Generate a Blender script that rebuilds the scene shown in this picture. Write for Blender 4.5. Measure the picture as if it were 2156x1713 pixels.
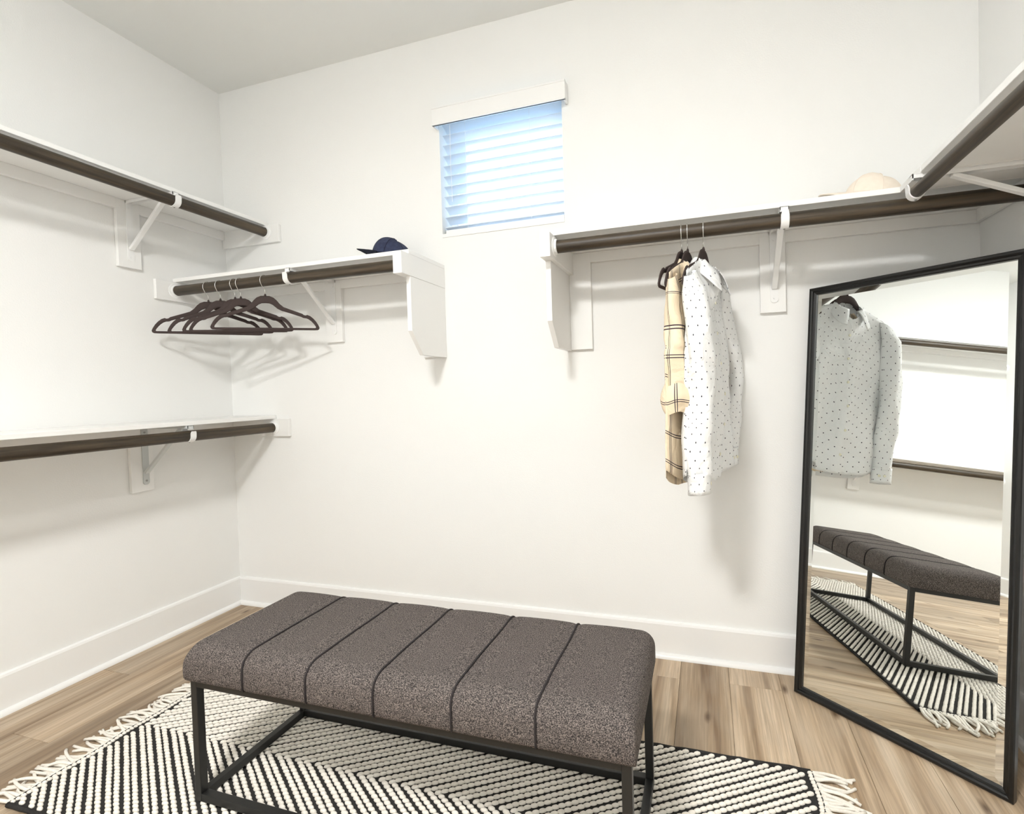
import bpy, bmesh, math, random
from mathutils import Vector, Matrix

for o in list(bpy.data.objects):
    bpy.data.objects.remove(o, do_unlink=True)
SC = bpy.context.scene
COL = SC.collection
rnd = random.Random(7)
PI = math.pi

# ------------------------------------------------------------------ camera
CAM_POS = Vector((2.45550, -2.11583, 1.11641))
F_PX, YAW, PITCH, ROLL = 1066.646, -0.303461, -0.025348, -0.028859
fw = Vector((math.sin(YAW) * math.cos(PITCH), math.cos(YAW) * math.cos(PITCH), math.sin(PITCH)))
rt = Vector((math.cos(YAW), -math.sin(YAW), 0.0))
upv = rt.cross(fw)
r2 = rt * math.cos(ROLL) + upv * math.sin(ROLL)
u2 = -rt * math.sin(ROLL) + upv * math.cos(ROLL)
cd = bpy.data.cameras.new('camera')
cam = bpy.data.objects.new('camera', cd)
COL.objects.link(cam)
cd.sensor_fit = 'HORIZONTAL'
cd.sensor_width = 36.0
cd.lens = 36.0 * F_PX / 2156.0
cd.shift_x = -75.0 / 2156.0
cd.shift_y = -10.0 / 2156.0
cd.clip_start = 0.02
m3 = Matrix((r2, u2, -fw)).transposed()
cam.matrix_world = Matrix.Translation(CAM_POS) @ m3.to_4x4()
SC.camera = cam

# ------------------------------------------------------------------ world, sun, exposure
W = bpy.data.worlds.new('world')
SC.world = W
W.use_nodes = True
bgn = W.node_tree.nodes['Background']
bgn.inputs['Color'].default_value = (0.50, 0.74, 1.0, 1)
bgn.inputs['Strength'].default_value = 2.5
sd = bpy.data.lights.new('sun_offscreen', 'SUN')
sd.energy = 11.0
sd.angle = 0.06
sun = bpy.data.objects.new('sun_offscreen', sd)
COL.objects.link(sun)
sun.location = (0, 3, 5)
sun.rotation_euler = Vector((0.75, -1.0, -1.05)).to_track_quat('-Z', 'Y').to_euler()
LAMP_STRENGTH = 160.0
vs = SC.view_settings
vs.view_transform = 'Standard'
vs.look = 'None'
vs.gamma = 1.0
vs.use_curve_mapping = False
vs.exposure = 0.33

# ------------------------------------------------------------------ helpers
class NT:
    def __init__(s, name):
        s.m = bpy.data.materials.new(name)
        s.m.use_nodes = True
        s.t = s.m.node_tree
        s.b = s.t.nodes['Principled BSDF']
    def n(s, kind, **kw):
        x = s.t.nodes.new(kind)
        for k, v in kw.items():
            if k.startswith('i_'):
                x.inputs[k[2:].replace('_', ' ')].default_value = v
            else:
                setattr(x, k, v)
        return x
    def l(s, a, b):
        s.t.links.new(a, b)
    def math(s, op, a, b=None, c=None):
        x = s.t.nodes.new('ShaderNodeMath')
        x.operation = op
        for i, v in enumerate((a, b, c)):
            if v is None:
                continue
            if isinstance(v, (int, float)):
                x.inputs[i].default_value = v
            else:
                s.l(v, x.inputs[i])
        return x.outputs[0]
    def mix(s, fac, a, b, blend='MIX'):
        x = s.t.nodes.new('ShaderNodeMix')
        x.data_type = 'RGBA'
        x.blend_type = blend
        for i, v in ((0, fac), (6, a), (7, b)):
            if isinstance(v, (int, float)):
                x.inputs[i].default_value = v
            elif isinstance(v, tuple):
                x.inputs[i].default_value = v if len(v) == 4 else v + (1,)
            else:
                s.l(v, x.inputs[i])
        return x.outputs[2]
    def bump(s, h, strength=0.3, dist=0.002):
        x = s.t.nodes.new('ShaderNodeBump')
        x.inputs['Strength'].default_value = strength
        x.inputs['Distance'].default_value = dist
        s.l(h, x.inputs['Height'])
        s.l(x.outputs[0], s.b.inputs['Normal'])

def srgb(r, g, b):
    f = lambda c: (c / 255 / 12.92) if c / 255 <= 0.04045 else ((c / 255 + 0.055) / 1.055) ** 2.4
    return (f(r), f(g), f(b), 1)

def plain(name, col, rough=0.5, metal=0.0, spec=0.5):
    t = NT(name)
    t.b.inputs['Base Color'].default_value = col
    t.b.inputs['Roughness'].default_value = rough
    t.b.inputs['Metallic'].default_value = metal
    t.b.inputs['Specular IOR Level'].default_value = spec
    return t

M = {}
# painted drywall with a fine orange-peel texture
t = plain('wall_paint', (0.90, 0.90, 0.882, 1), 0.75, spec=0.25)
nz = t.n('ShaderNodeTexNoise', i_Scale=190.0, i_Detail=3.0)
tc = t.n('ShaderNodeTexCoord')
t.l(tc.outputs['Object'], nz.inputs['Vector'])
t.bump(nz.outputs['Fac'], 0.22, 0.002)
M['wall'] = t.m
t = plain('ceiling_paint', (0.88, 0.885, 0.86, 1), 0.85, spec=0.2)
M['ceiling'] = t.m
M['trim'] = plain('white_trim_paint', (0.91, 0.908, 0.893, 1), 0.38).m
M['board'] = plain('white_shelf_paint', (0.91, 0.906, 0.887, 1), 0.45).m
M['bracket'] = plain('white_enamel', (0.9, 0.9, 0.89, 1), 0.35).m
M['zinc'] = plain('grey_enamel', (0.62, 0.64, 0.63, 1), 0.4, 0.0).m
M['screw'] = plain('screw_steel', (0.32, 0.32, 0.3, 1), 0.4, 0.8).m
M['chrome'] = plain('chrome_wire', (0.75, 0.75, 0.75, 1), 0.2, 1.0).m
M['blackframe'] = plain('black_lacquer', (0.004, 0.004, 0.004, 1), 0.28).m
M['benchmetal'] = plain('gunmetal_steel', (0.022, 0.022, 0.021, 1), 0.38, 0.3).m
M['velvet'] = plain('brown_velvet', (0.055, 0.039, 0.036, 1), 0.8, spec=0.3).m
M['button'] = plain('ivory_button', (0.85, 0.82, 0.66, 1), 0.3).m
M['label'] = plain('woven_label', (0.85, 0.85, 0.85, 1), 0.8).m
M['ink'] = plain('black_thread', (0.03, 0.03, 0.03, 1), 0.8).m
t = plain('mirror_glass', (0.93, 0.96, 0.95, 1), 0.0, 1.0)
M['mirror'] = t.m
M['blackback'] = plain('mirror_backing', (0.03, 0.025, 0.02, 1), 0.8).m
t = NT('lamp_diffuser')
t.b.inputs['Base Color'].default_value = (0.9, 0.9, 0.9, 1)
t.b.inputs['Emission Color'].default_value = (1.0, 1.0, 0.985, 1)
t.b.inputs['Emission Strength'].default_value = LAMP_STRENGTH
M['lamp'] = t.m
# dark stained wood rod: grain along local Z of the pole mesh
t = plain('dark_stained_wood', (0.05, 0.04, 0.03, 1), 0.45)
tc = t.n('ShaderNodeTexCoord')
mp = t.n('ShaderNodeMapping')
mp.inputs['Scale'].default_value = (70, 70, 3.0)
t.l(tc.outputs['Object'], mp.inputs['Vector'])
nz = t.n('ShaderNodeTexNoise', i_Scale=1.0, i_Detail=5.0, i_Roughness=0.65)
t.l(mp.outputs[0], nz.inputs['Vector'])
cr = t.n('ShaderNodeValToRGB')
e = cr.color_ramp.elements
e[0].position = 0.3
e[0].color = srgb(27, 22, 15)
e[1].position = 0.72
e[1].color = srgb(84, 70, 52)
t.l(nz.outputs['Fac'], cr.inputs[0])
t.l(cr.outputs[0], t.b.inputs['Base Color'])
t.bump(nz.outputs['Fac'], 0.15, 0.001)
M['rod'] = t.m
# oak look vinyl plank, grain along local Y
t = plain('oak_plank', (0.5, 0.4, 0.3, 1), 0.42)
tc = t.n('ShaderNodeTexCoord')
oi = t.n('ShaderNodeObjectInfo')
off = t.math('MULTIPLY', oi.outputs['Random'], 37.0)
cb = t.n('ShaderNodeCombineXYZ')
for i in range(3):
    t.l(off, cb.inputs[i])
va = t.n('ShaderNodeVectorMath', operation='ADD')
t.l(tc.outputs['Object'], va.inputs[0])
t.l(cb.outputs[0], va.inputs[1])
def stretched(scale, s, detail=4, rough=0.6, dist=0.0):
    mp = t.n('ShaderNodeMapping')
    mp.inputs['Scale'].default_value = scale
    t.l(va.outputs[0], mp.inputs['Vector'])
    nz = t.n('ShaderNodeTexNoise', i_Scale=s, i_Detail=float(detail), i_Roughness=rough, i_Distortion=dist)
    t.l(mp.outputs[0], nz.inputs['Vector'])
    return nz.outputs['Fac']
g1 = stretched((17, 0.9, 1), 1.0, 3, 0.5, 0.5)     # broad bands
g2 = stretched((150, 4, 1), 1.0, 4, 0.65, 0.3)     # fine grain
g3 = stretched((9, 2.2, 1), 1.0, 2, 0.5, 1.5)      # cathedral swirls
r1 = t.n('ShaderNodeValToRGB')
e = r1.color_ramp.elements
e[0].position = 0.3
e[0].color = srgb(134, 106, 76)
e[1].position = 0.7
e[1].color = srgb(222, 202, 176)
e2 = r1.color_ramp.elements.new(0.5)
e2.color = srgb(191, 166, 136)
t.l(g1, r1.inputs[0])
r2c = t.n('ShaderNodeValToRGB')
e = r2c.color_ramp.elements
e[0].position = 0.32
e[0].color = (0.52, 0.5, 0.47, 1)
e[1].position = 0.62
e[1].color = (1, 1, 1, 1)
t.l(g2, r2c.inputs[0])
c = t.mix(0.75, r1.outputs[0], r2c.outputs[0], 'MULTIPLY')
gray = t.math('MULTIPLY', g3, 0.9)
gray = t.math('SUBTRACT', gray, 0.3)
gray = t.math('MAXIMUM', gray, 0.0)
c = t.mix(gray, c, srgb(170, 156, 138))
mpk = t.n('ShaderNodeMapping')
mpk.inputs['Scale'].default_value = (4.2, 1.5, 0.0)
t.l(va.outputs[0], mpk.inputs['Vector'])
vk = t.n('ShaderNodeTexVoronoi', voronoi_dimensions='2D', i_Scale=1.0)
t.l(mpk.outputs[0], vk.inputs['Vector'])
kd = t.math('ADD', vk.outputs['Distance'], t.math('MULTIPLY', g2, 0.035))
kn = t.math('SUBTRACT', 1.0, t.math('DIVIDE', kd, 0.075))
kn = t.math('MAXIMUM', kn, 0.0)
c = t.mix(t.math('MULTIPLY', kn, 1.6), c, srgb(98, 76, 54))
hv = t.n('ShaderNodeHueSaturation')
vv = t.math('MULTIPLY_ADD', oi.outputs['Random'], 0.26, 0.86)
t.l(vv, hv.inputs['Value'])
hv.inputs['Saturation'].default_value = 1.0
t.l(c, hv.inputs['Color'])
t.l(hv.outputs[0], t.b.inputs['Base Color'])
t.bump(g2, 0.12, 0.001)
M['plank'] = t.m
M['subfloor'] = plain('underlay', srgb(96, 78, 58), 0.8).m
# bench tweed
t = plain('bench_tweed', (0.1, 0.09, 0.085, 1), 0.9, spec=0.2)
tc = t.n('ShaderNodeTexCoord')
wv = []
for rot in (0.78, -0.78):
    mp = t.n('ShaderNodeMapping')
    mp.inputs['Rotation'].default_value = (0, 0, rot)
    t.l(tc.outputs['Object'], mp.inputs['Vector'])
    w = t.n('ShaderNodeTexWave', i_Scale=150.0, i_Distortion=1.5, i_Detail=2.0)
    w.inputs['Detail Scale'].default_value = 2.0
    t.l(mp.outputs[0], w.inputs['Vector'])
    wv.append(w.outputs['Fac'])
weave = t.math('MULTIPLY', wv[0], wv[1])
nz = t.n('ShaderNodeTexNoise', i_Scale=460.0, i_Detail=1.0)
t.l(tc.outputs['Object'], nz.inputs['Vector'])
fleck = t.n('ShaderNodeValToRGB')
e = fleck.color_ramp.elements
e[0].position = 0.40
e[0].color = srgb(44, 42, 43)
e[1].position = 0.7
e[1].color = srgb(146, 135, 129)
t.l(nz.outputs['Fac'], fleck.inputs[0])
c = t.mix(t.math('MULTIPLY', weave, 0.5), fleck.outputs[0], srgb(104, 96, 91))
t.l(c, t.b.inputs['Base Color'])
t.bump(weave, 0.5, 0.0015)
M['tweed'] = t.m
M['piping'] = plain('dark_piping', srgb(40, 35, 36), 0.85).m
# rug yarns
def yarn(name, a, b, scale):
    t = plain(name, a, 0.95, spec=0.1)
    tc = t.n('ShaderNodeTexCoord')
    nz = t.n('ShaderNodeTexNoise', i_Scale=scale, i_Detail=4.0)
    t.l(tc.outputs['Object'], nz.inputs['Vector'])
    t.l(t.mix(nz.outputs['Fac'], a, b), t.b.inputs['Base Color'])
    t.bump(nz.outputs['Fac'], 0.6, 0.002)
    return t.m
M['yarn_dark'] = yarn('charcoal_wool', srgb(22, 22, 22), srgb(74, 72, 70), 500.0)
M['yarn_white'] = yarn('cream_wool', srgb(232, 224, 211), srgb(252, 248, 240), 260.0)
# cotton caps
def cotton(name, a, b, scale=60.0):
    t = plain(name, a, 0.85, spec=0.2)
    tc = t.n('ShaderNodeTexCoord')
    nz = t.n('ShaderNodeTexNoise', i_Scale=scale, i_Detail=5.0)
    t.l(tc.outputs['Object'], nz.inputs['Vector'])
    t.l(t.mix(nz.outputs['Fac'], a, b), t.b.inputs['Base Color'])
    t.bump(nz.outputs['Fac'], 0.3, 0.002)
    return t.m
M['navy'] = cotton('navy_cotton', srgb(36, 40, 60), srgb(68, 74, 100))
M['navy_brim'] = cotton('dark_navy_cotton', srgb(18, 20, 28), srgb(34, 37, 50))
M['cream_cap'] = cotton('cream_cotton', srgb(236, 222, 206), srgb(246, 236, 222))
# printed shirtings, drawn in metres on the UV map
t = plain('dotted_cotton', (0.9, 0.9, 0.9, 1), 0.8, spec=0.2)
uv = t.n('ShaderNodeUVMap')
sp = t.n('ShaderNodeSeparateXYZ')
t.l(uv.outputs[0], sp.inputs[0])
S_ = 0.042
p = t.math('FRACT', t.math('DIVIDE', t.math('ADD', sp.outputs[0], sp.outputs[1]), S_))
q = t.math('FRACT', t.math('DIVIDE', t.math('SUBTRACT', sp.outputs[0], sp.outputs[1]), S_))
p = t.math('SUBTRACT', p, 0.5)
q = t.math('SUBTRACT', q, 0.5)
d = t.math('SQRT', t.math('ADD', t.math('MULTIPLY', p, p), t.math('MULTIPLY', q, q)))
dot = t.math('LESS_THAN', d, 0.078)
t.l(t.mix(dot, (0.88, 0.885, 0.88), srgb(46, 46, 58)), t.b.inputs['Base Color'])
tcw = t.n('ShaderNodeTexCoord')
nzw = t.n('ShaderNodeTexNoise', i_Scale=16.0, i_Detail=3.0, i_Distortion=1.2)
t.l(tcw.outputs['Object'], nzw.inputs['Vector'])
t.bump(nzw.outputs['Fac'], 0.5, 0.02)
M['dots'] = t.m
t = plain('windowpane_flannel', (0.9, 0.8, 0.6, 1), 0.9, spec=0.15)
uv = t.n('ShaderNodeUVMap')
sp = t.n('ShaderNodeSeparateXYZ')
t.l(uv.outputs[0], sp.inputs[0])
def pair(ch, pitch, off):
    f = t.math('FRACT', t.math('DIVIDE', t.math('ADD', ch, off), pitch))
    dd = t.math('MULTIPLY', t.math('ABSOLUTE', t.math('SUBTRACT', f, 0.5)), pitch)
    dd = t.math('ABSOLUTE', t.math('SUBTRACT', dd, 0.0042))
    return t.math('LESS_THAN', dd, 0.0016)
ln = t.math('MAXIMUM', pair(sp.outputs[0], 0.088, 0.02), pair(sp.outputs[1], 0.106, 0.0))
t.l(t.mix(ln, srgb(240, 222, 194), srgb(70, 60, 66)), t.b.inputs['Base Color'])
tcw = t.n('ShaderNodeTexCoord')
nzw = t.n('ShaderNodeTexNoise', i_Scale=16.0, i_Detail=3.0, i_Distortion=1.2)
t.l(tcw.outputs['Object'], nzw.inputs['Vector'])
t.bump(nzw.outputs['Fac'], 0.5, 0.02)
M['plaid'] = t.m
# blind slats: white vinyl that lets some daylight glow through
t = NT('blind_vinyl')
t.b.inputs['Base Color'].default_value = (0.86, 0.88, 0.9, 1)
t.b.inputs['Roughness'].default_value = 0.5
tr = t.n('ShaderNodeBsdfTranslucent')
tr.inputs['Color'].default_value = (0.8, 0.86, 0.92, 1)
mx = t.n('ShaderNodeMixShader')
mx.inputs[0].default_value = 0.45
t.l(t.b.outputs[0], mx.inputs[1])
t.l(tr.outputs[0], mx.inputs[2])
t.l(mx.outputs[0], t.t.nodes['Material Output'].inputs['Surface'])
M['slat'] = t.m
t = NT('window_glass')
gl = t.n('ShaderNodeBsdfGlossy')
gl.inputs['Roughness'].default_value = 0.0
tp = t.n('ShaderNodeBsdfTransparent')
tp.inputs['Color'].default_value = (0.93, 0.97, 1.0, 1)
mx = t.n('ShaderNodeMixShader')
mx.inputs[0].default_value = 0.08
t.l(tp.outputs[0], mx.inputs[1])
t.l(gl.outputs[0], mx.inputs[2])
t.l(mx.outputs[0], t.t.nodes['Material Output'].inputs['Surface'])
M['glass'] = t.m

class MB:
    """collects geometry in world coordinates"""
    def __init__(s):
        s.v, s.f, s.uv = [], [], {}
    def add(s, vs_, fs):
        k = len(s.v)
        s.v += [Vector(x) for x in vs_]
        s.f += [tuple(i + k for i in q) for q in fs]
        return s
    def box(s, a, b):
        x0, y0, z0 = [min(a[i], b[i]) for i in range(3)]
        x1, y1, z1 = [max(a[i], b[i]) for i in range(3)]
        return s.add([(x0, y0, z0), (x1, y0, z0), (x1, y1, z0), (x0, y1, z0), (x0, y0, z1), (x1, y0, z1), (x1, y1, z1), (x0, y1, z1)],
                     [(3, 2, 1, 0), (4, 5, 6, 7), (0, 1, 5, 4), (1, 2, 6, 5), (2, 3, 7, 6), (3, 0, 4, 7)])
    def prism(s, poly, ax, a, b):
        """poly of 2-D points extruded along axis ax from a to b"""
        o = [i for i in range(3) if i != ax]
        n = len(poly)
        vs_ = []
        for w in (a, b):
            for p_ in poly:
                x = [0, 0, 0]
                x[o[0]], x[o[1]], x[ax] = p_[0], p_[1], w
                vs_.append(x)
        fs = [tuple(range(n)), tuple(range(2 * n - 1, n - 1, -1))]
        fs += [(i, i + n, (i + 1) % n + n, (i + 1) % n) for i in range(n)]
        return s.add(vs_, fs)
    def tube(s, pts, r, n=10, caps=True, closed=False):
        pts = [Vector(p_) for p_ in pts]
        m = len(pts)
        rr = r if isinstance(r, (list, tuple)) else [r] * m
        T0 = (pts[1] - pts[0]).normalized()
        a = Vector((0, 0, 1)) if abs(T0.z) < 0.9 else Vector((1, 0, 0))
        N = T0.cross(a).normalized()
        vs_ = []
        for i in range(m):
            T = (pts[min(i + 1, m - 1)] - pts[max(i - 1, 0)]).normalized()
            N = (N - T * N.dot(T)).normalized()
            B = T.cross(N)
            for k in range(n):
                an = 2 * PI * k / n
                vs_.append(pts[i] + (N * math.cos(an) + B * math.sin(an)) * rr[i])
        fs = [(i * n + k, i * n + (k + 1) % n, (i + 1) * n + (k + 1) % n, (i + 1) * n + k) for i in range(m - 1) for k in range(n)]
        if caps:
            fs += [tuple(range(n - 1, -1, -1)), tuple((m - 1) * n + k for k in range(n))]
        return s.add(vs_, fs)
    def grid(s, fn, nu, nv, wrap=False, uvf=None):
        k = len(s.v)
        cols = nu if wrap else nu + 1
        for j in range(nv + 1):
            for i in range(cols):
                s.v.append(Vector(fn(i / nu, j / nv)))
        for j in range(nv):
            for i in range(nu):
                i2 = (i + 1) % cols if wrap else i + 1
                q_ = (k + j * cols + i, k + j * cols + i2, k + (j + 1) * cols + i2, k + (j + 1) * cols + i)
                if uvf:
                    s.uv[len(s.f)] = [uvf(i / nu, j / nv), uvf((i + 1) / nu, j / nv), uvf((i + 1) / nu, (j + 1) / nv), uvf(i / nu, (j + 1) / nv)]
                s.f.append(q_)
        return s
    def mesh(s, name, smooth=False, origin=(0, 0, 0)):
        me = bpy.data.meshes.new(name)
        o = Vector(origin)
        me.from_pydata([tuple(x - o) for x in s.v], [], s.f)
        if s.uv:
            lay = me.uv_layers.new(name='UVMap')
            for pi, c4 in s.uv.items():
                for li, c2 in zip(me.polygons[pi].loop_indices, c4):
                    lay.data[li].uv = c2
        bm = bmesh.new()
        bm.from_mesh(me)
        if not s.uv:
            bmesh.ops.recalc_face_normals(bm, faces=bm.faces)
        bm.to_mesh(me)
        bm.free()
        if smooth:
            me.polygons.foreach_set('use_smooth', [True] * len(me.polygons))
        return me

def obj(name, mb, mat, parent=None, smooth=False, bevel=0, origin=None, seg=2):
    """one mesh object; mb is in world coordinates (or local when no parent offset)"""
    if origin is None:
        origin = parent_origin(parent)
    me = mb if isinstance(mb, bpy.types.Mesh) else mb.mesh(name, smooth, origin)
    if not me.materials:
        me.materials.append(M[mat] if isinstance(mat, str) else mat)
    o = bpy.data.objects.new(name, me)
    COL.objects.link(o)
    if parent:
        o.parent = parent
    if bevel:
        b = o.modifiers.new('bevel', 'BEVEL')
        b.width = bevel
        b.segments = seg
        b.limit_method = 'ANGLE'
    return o

def parent_origin(p_):
    o = Vector((0, 0, 0))
    while p_:
        o += p_.location
        p_ = p_.parent
    return o

def tag(o, label=None, cat=None, group=None, kind=None):
    for k, v in (('label', label), ('category', cat), ('group', group), ('kind', kind)):
        if v:
            o[k] = v
    return o

def thing(name, label, cat, loc=(0, 0, 0), group=None, kind=None):
    o = bpy.data.objects.new(name, None)
    o.empty_display_size = 0.05
    COL.objects.link(o)
    o.location = loc
    return tag(o, label, cat, group, kind)

# ------------------------------------------------------------------ room
H = 2.745
XR = 3.362            # right wall
YF = -3.35            # wall behind the camera
TH = 0.16
WX0, WX1, WZ0, WZ1 = 1.308, 1.893, 1.842, 2.40      # window opening

f = obj('floor', MB().box((-TH, YF - TH, -0.06), (XR + TH, TH, -0.006)), 'subfloor')
tag(f, 'light oak look plank floor of the closet', 'floor', kind='structure')
PW, PL = 0.1796, 1.22
plank_mesh = None
x0 = 2.518 - PW * 15
col_i = 0
def plank(xa, xb, ya, yb):
    bm = MB().box((xa + 0.0004, ya + 0.0004, -0.008), (xb - 0.0004, yb - 0.0004, 0.0))
    cx, cy = (xa + xb) / 2, (ya + yb) / 2
    me = bm.mesh('plank', False, (cx, cy, 0))
    o = obj('plank', me, 'plank', f)
    o.location = (cx, cy, 0)
    b = o.modifiers.new('bevel', 'BEVEL')
    b.width = 0.0009
    b.segments = 1
for i in range(20):
    xa, xb = x0 + i * PW, x0 + (i + 1) * PW
    if xb < 0.001 or xa > XR - 0.001:
        continue
    xa, xb = max(xa, 0), min(xb, XR)
    if i == 15:
        y = -0.145
    elif i == 1 or i == 2:
        y = -0.685 if i == 1 else -1.05
    else:
        y = -rnd.uniform(0.05, PL)
    ys = [0.0]
    while y > YF:
        if ys[-1] - y > 0.03:
            ys.append(y)
        y -= PL
    ys.append(YF)
    for a, b in zip(ys[1:], ys[:-1]):
        plank(xa, xb, a, b)

tag(obj('ceiling', MB().box((-TH, YF - TH, H), (XR + TH, TH, H + 0.1)), 'ceiling'), 'flat matt white closet ceiling', 'ceiling', kind='structure')
tag(obj('wall_left', MB().box((-TH, YF - TH, 0), (0, TH, H)), 'wall'), 'white textured wall carrying two tiers of shelves', 'wall', kind='structure')
tag(obj('wall_right', MB().box((XR, YF - TH, 0), (XR + TH, TH, H)), 'wall'), 'white wall behind the leaning mirror corner', 'wall', kind='structure')
tag(obj('wall_front', MB().box((0, YF - TH, 0), (XR, YF, H)), 'wall'), 'plain white wall opposite the window', 'wall', kind='structure')
wb = MB()
wb.box((0, 0, 0), (WX0, TH, H)).box((WX1, 0, 0), (XR, TH, H)).box((WX0, 0, 0), (WX1, TH, WZ0)).box((WX0, 0, WZ1), (WX1, TH, H))
tag(obj('wall_back', wb, 'wall'), 'white textured wall with the small window', 'wall', kind='structure')

BH = 0.147
def baseboard(name, prof_axis, rng, sign, base, label):
    pr = [(0, 0), (0.014, 0), (0.014, BH - 0.012), (0.011, BH - 0.004), (0.005, BH), (0, BH)]
    sh = [(0.0135, 0)] + [(0.014 + 0.017 * math.cos(a * PI / 12), 0.019 * math.sin(a * PI / 12)) for a in range(0, 7)]
    root = thing(name, label, 'baseboard', kind='structure')
    mb = MB().prism([(base + sign * a, b) for a, b in pr], prof_axis, *rng)
    obj('board', mb, 'trim', root)
    mb = MB().prism([(base + sign * a, b) for a, b in sh], prof_axis, *rng)
    obj('shoe_moulding', mb, 'trim', root)
baseboard('baseboard_left', 1, (YF, 0), 1, 0, 'tall white baseboard along the wall with two shelf tiers')
baseboard('baseboard_back', 0, (0, XR), -1, 0, 'tall white baseboard under the window wall')
baseboard('baseboard_right', 1, (YF, 0), -1, XR, 'tall white baseboard behind the leaning mirror')
baseboard('baseboard_front', 0, (0, XR), 1, YF, 'tall white baseboard on the wall opposite the window')

# window: frame, sash, pane, stool
w = thing('window_1', 'small square window set into the white wall', 'window', (WX0, TH, WZ0), kind='structure')
fr = MB()
a, b_, d0, d1 = 0.035, 0.03, 0.095, 0.15
fr.box((WX0, d0, WZ0), (WX0 + a, d1, WZ1)).box((WX1 - a, d0, WZ0), (WX1, d1, WZ1))
fr.box((WX0, d0, WZ0), (WX1, d1, WZ0 + a)).box((WX0, d0, WZ1 - a), (WX1, d1, WZ1))
obj('window_frame', fr, 'trim', w)
obj('pane', MB().box((WX0 + a, 0.12, WZ0 + a), (WX1 - a, 0.124, WZ1 - a)), 'glass', w)
obj('window_sill', MB().box((WX0, -0.004, WZ0 - 0.012), (WX1, d0, WZ0 + 0.004)), 'trim', w)

# the one ceiling lamp whose downward, frontal light the photograph shows; it hangs out of frame behind the camera
for (lx, ly) in ((1.85, -2.55),):
    L = thing('ceiling_lamp_offscreen', 'round flush white ceiling lamp lighting the closet', 'lamp', (lx, ly, H))
    n = 40
    ring = [(0.0, 0.0), (0.22, 0.0), (0.22, -0.045), (0.205, -0.05), (0.2, -0.03), (0.0, -0.03)]
    mb = MB().grid(lambda u, v: (lx + ring[round(v * 5)][0] * math.cos(2 * PI * u), ly + ring[round(v * 5)][0] * math.sin(2 * PI * u), H + ring[round(v * 5)][1]), n, 5, wrap=True)
    obj('base_ring', mb, 'bracket', L)
    dif = [(0.2, -0.035), (0.19, -0.055), (0.14, -0.068), (0.07, -0.074), (0.001, -0.075)]
    mb = MB().grid(lambda u, v: (lx + dif[round(v * 4)][0] * math.cos(2 * PI * u), ly + dif[round(v * 4)][0] * math.sin(2 * PI * u), H + dif[round(v * 4)][1]), n, 4, wrap=True)
    obj('diffuser_offscreen', mb, 'lamp', L, smooth=True)

# ------------------------------------------------------------------ shelves, rods, brackets
ZB = 1.686            # underside of the back and right shelves
ZU, ZL = 2.006, 1.004  # undersides of the two left tiers
RB, RU, RL = 1.643, 1.970, 0.958
RD = 0.295            # rod distance from its wall
RR = 0.0235
BT = 0.018
SD = 0.297            # shelf depth
SE = YF + 0.003       # where the side shelves end

def board(root, name, a, b, mat='board', bev=0.0015):
    return obj(name, MB().box(a, b), mat, root, bevel=bev)

# left wall, two tiers
def left_tier(label, zu, cleat_x, cleat_z, plates, plate_z):
    s = thing('wall_shelf', label, 'shelf', (0, 0, zu))
    board(s, 'shelf_board', (0.001, -0.001, zu), (SD, SE, zu + BT))
    board(s, 'wall_cleat', (0.001, -0.0185, zu - 0.045), (BT, SE, zu))
    board(s, 'end_cleat', (0.001, -0.001, cleat_z), (cleat_x, -BT, zu))
    for y in plates:
        board(s, 'bracket_plate', (0.001, y - 0.048, plate_z), (BT + 0.0006, y + 0.048, zu - 0.0003))
    return s
left_tier('upper white shelf on the side wall, above the corner shelf', ZU, 0.376, 1.917, (-0.495, -1.46, -2.8), 1.711)
left_tier('lower white shelf on the side wall, below the row of empty hangers', ZL, 0.391, 0.913, (-0.486, -1.42, -2.8), 0.708)

def end_support(s, xin, sgn, plate=True):
    """block, profiled panel and wall plate that carry a free shelf end; xin = inner face of the block"""
    blk = (xin, xin - sgn * 0.040)
    obj('end_block', MB().box((blk[0], -0.001, ZB - 0.089), (blk[1], -0.352, ZB)), 'board', s, bevel=0.0015)
    pa = xin - sgn * 0.018
    pb = xin - sgn * 0.038
    prof = [(-0.001, ZB - 0.089), (-0.288, ZB - 0.089), (-0.288, 1.374), (-0.205, 1.278), (-0.001, 1.278)]
    obj('end_panel', MB().prism(prof, 0, min(pa, pb), max(pa, pb)), 'board', s, bevel=0.001)
    board(s, 'end_plate', (pa, -0.001, 1.281), (pa + sgn * 0.093, -BT, ZB - 0.0003))

s = thing('wall_shelf', 'short white corner shelf with the navy cap on it', 'shelf', (0, 0, ZB))
XE = 1.312 - 0.040
board(s, 'shelf_board', (0.001, -0.001, ZB), (XE + 0.04, -SD, ZB + BT))
board(s, 'wall_cleat', (0.001, -0.001, ZB - 0.043), (XE, -BT + 0.0006, ZB))
board(s, 'end_cleat', (0.001, -0.001, ZB - 0.092), (BT, -0.389, ZB))
board(s, 'bracket_plate', (0.650, -0.001, 1.381), (0.747, -BT - 0.0006, ZB - 0.0002))
end_support(s, XE, -1)

s = thing('wall_shelf', 'long white shelf beside the window with the cream cap on it', 'shelf', (1.9, 0, ZB))
XI = 1.929
board(s, 'shelf_board', (XI - 0.04, -0.001, ZB), (XR - 0.001, -SD, ZB + BT))
board(s, 'wall_cleat', (XI, -0.001, ZB - 0.043), (XR - 0.001, -BT + 0.0006, ZB))
board(s, 'bracket_plate', (2.660, -0.001, 1.383), (2.750, -BT - 0.0006, ZB - 0.0002))
end_support(s, XI, 1)

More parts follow.
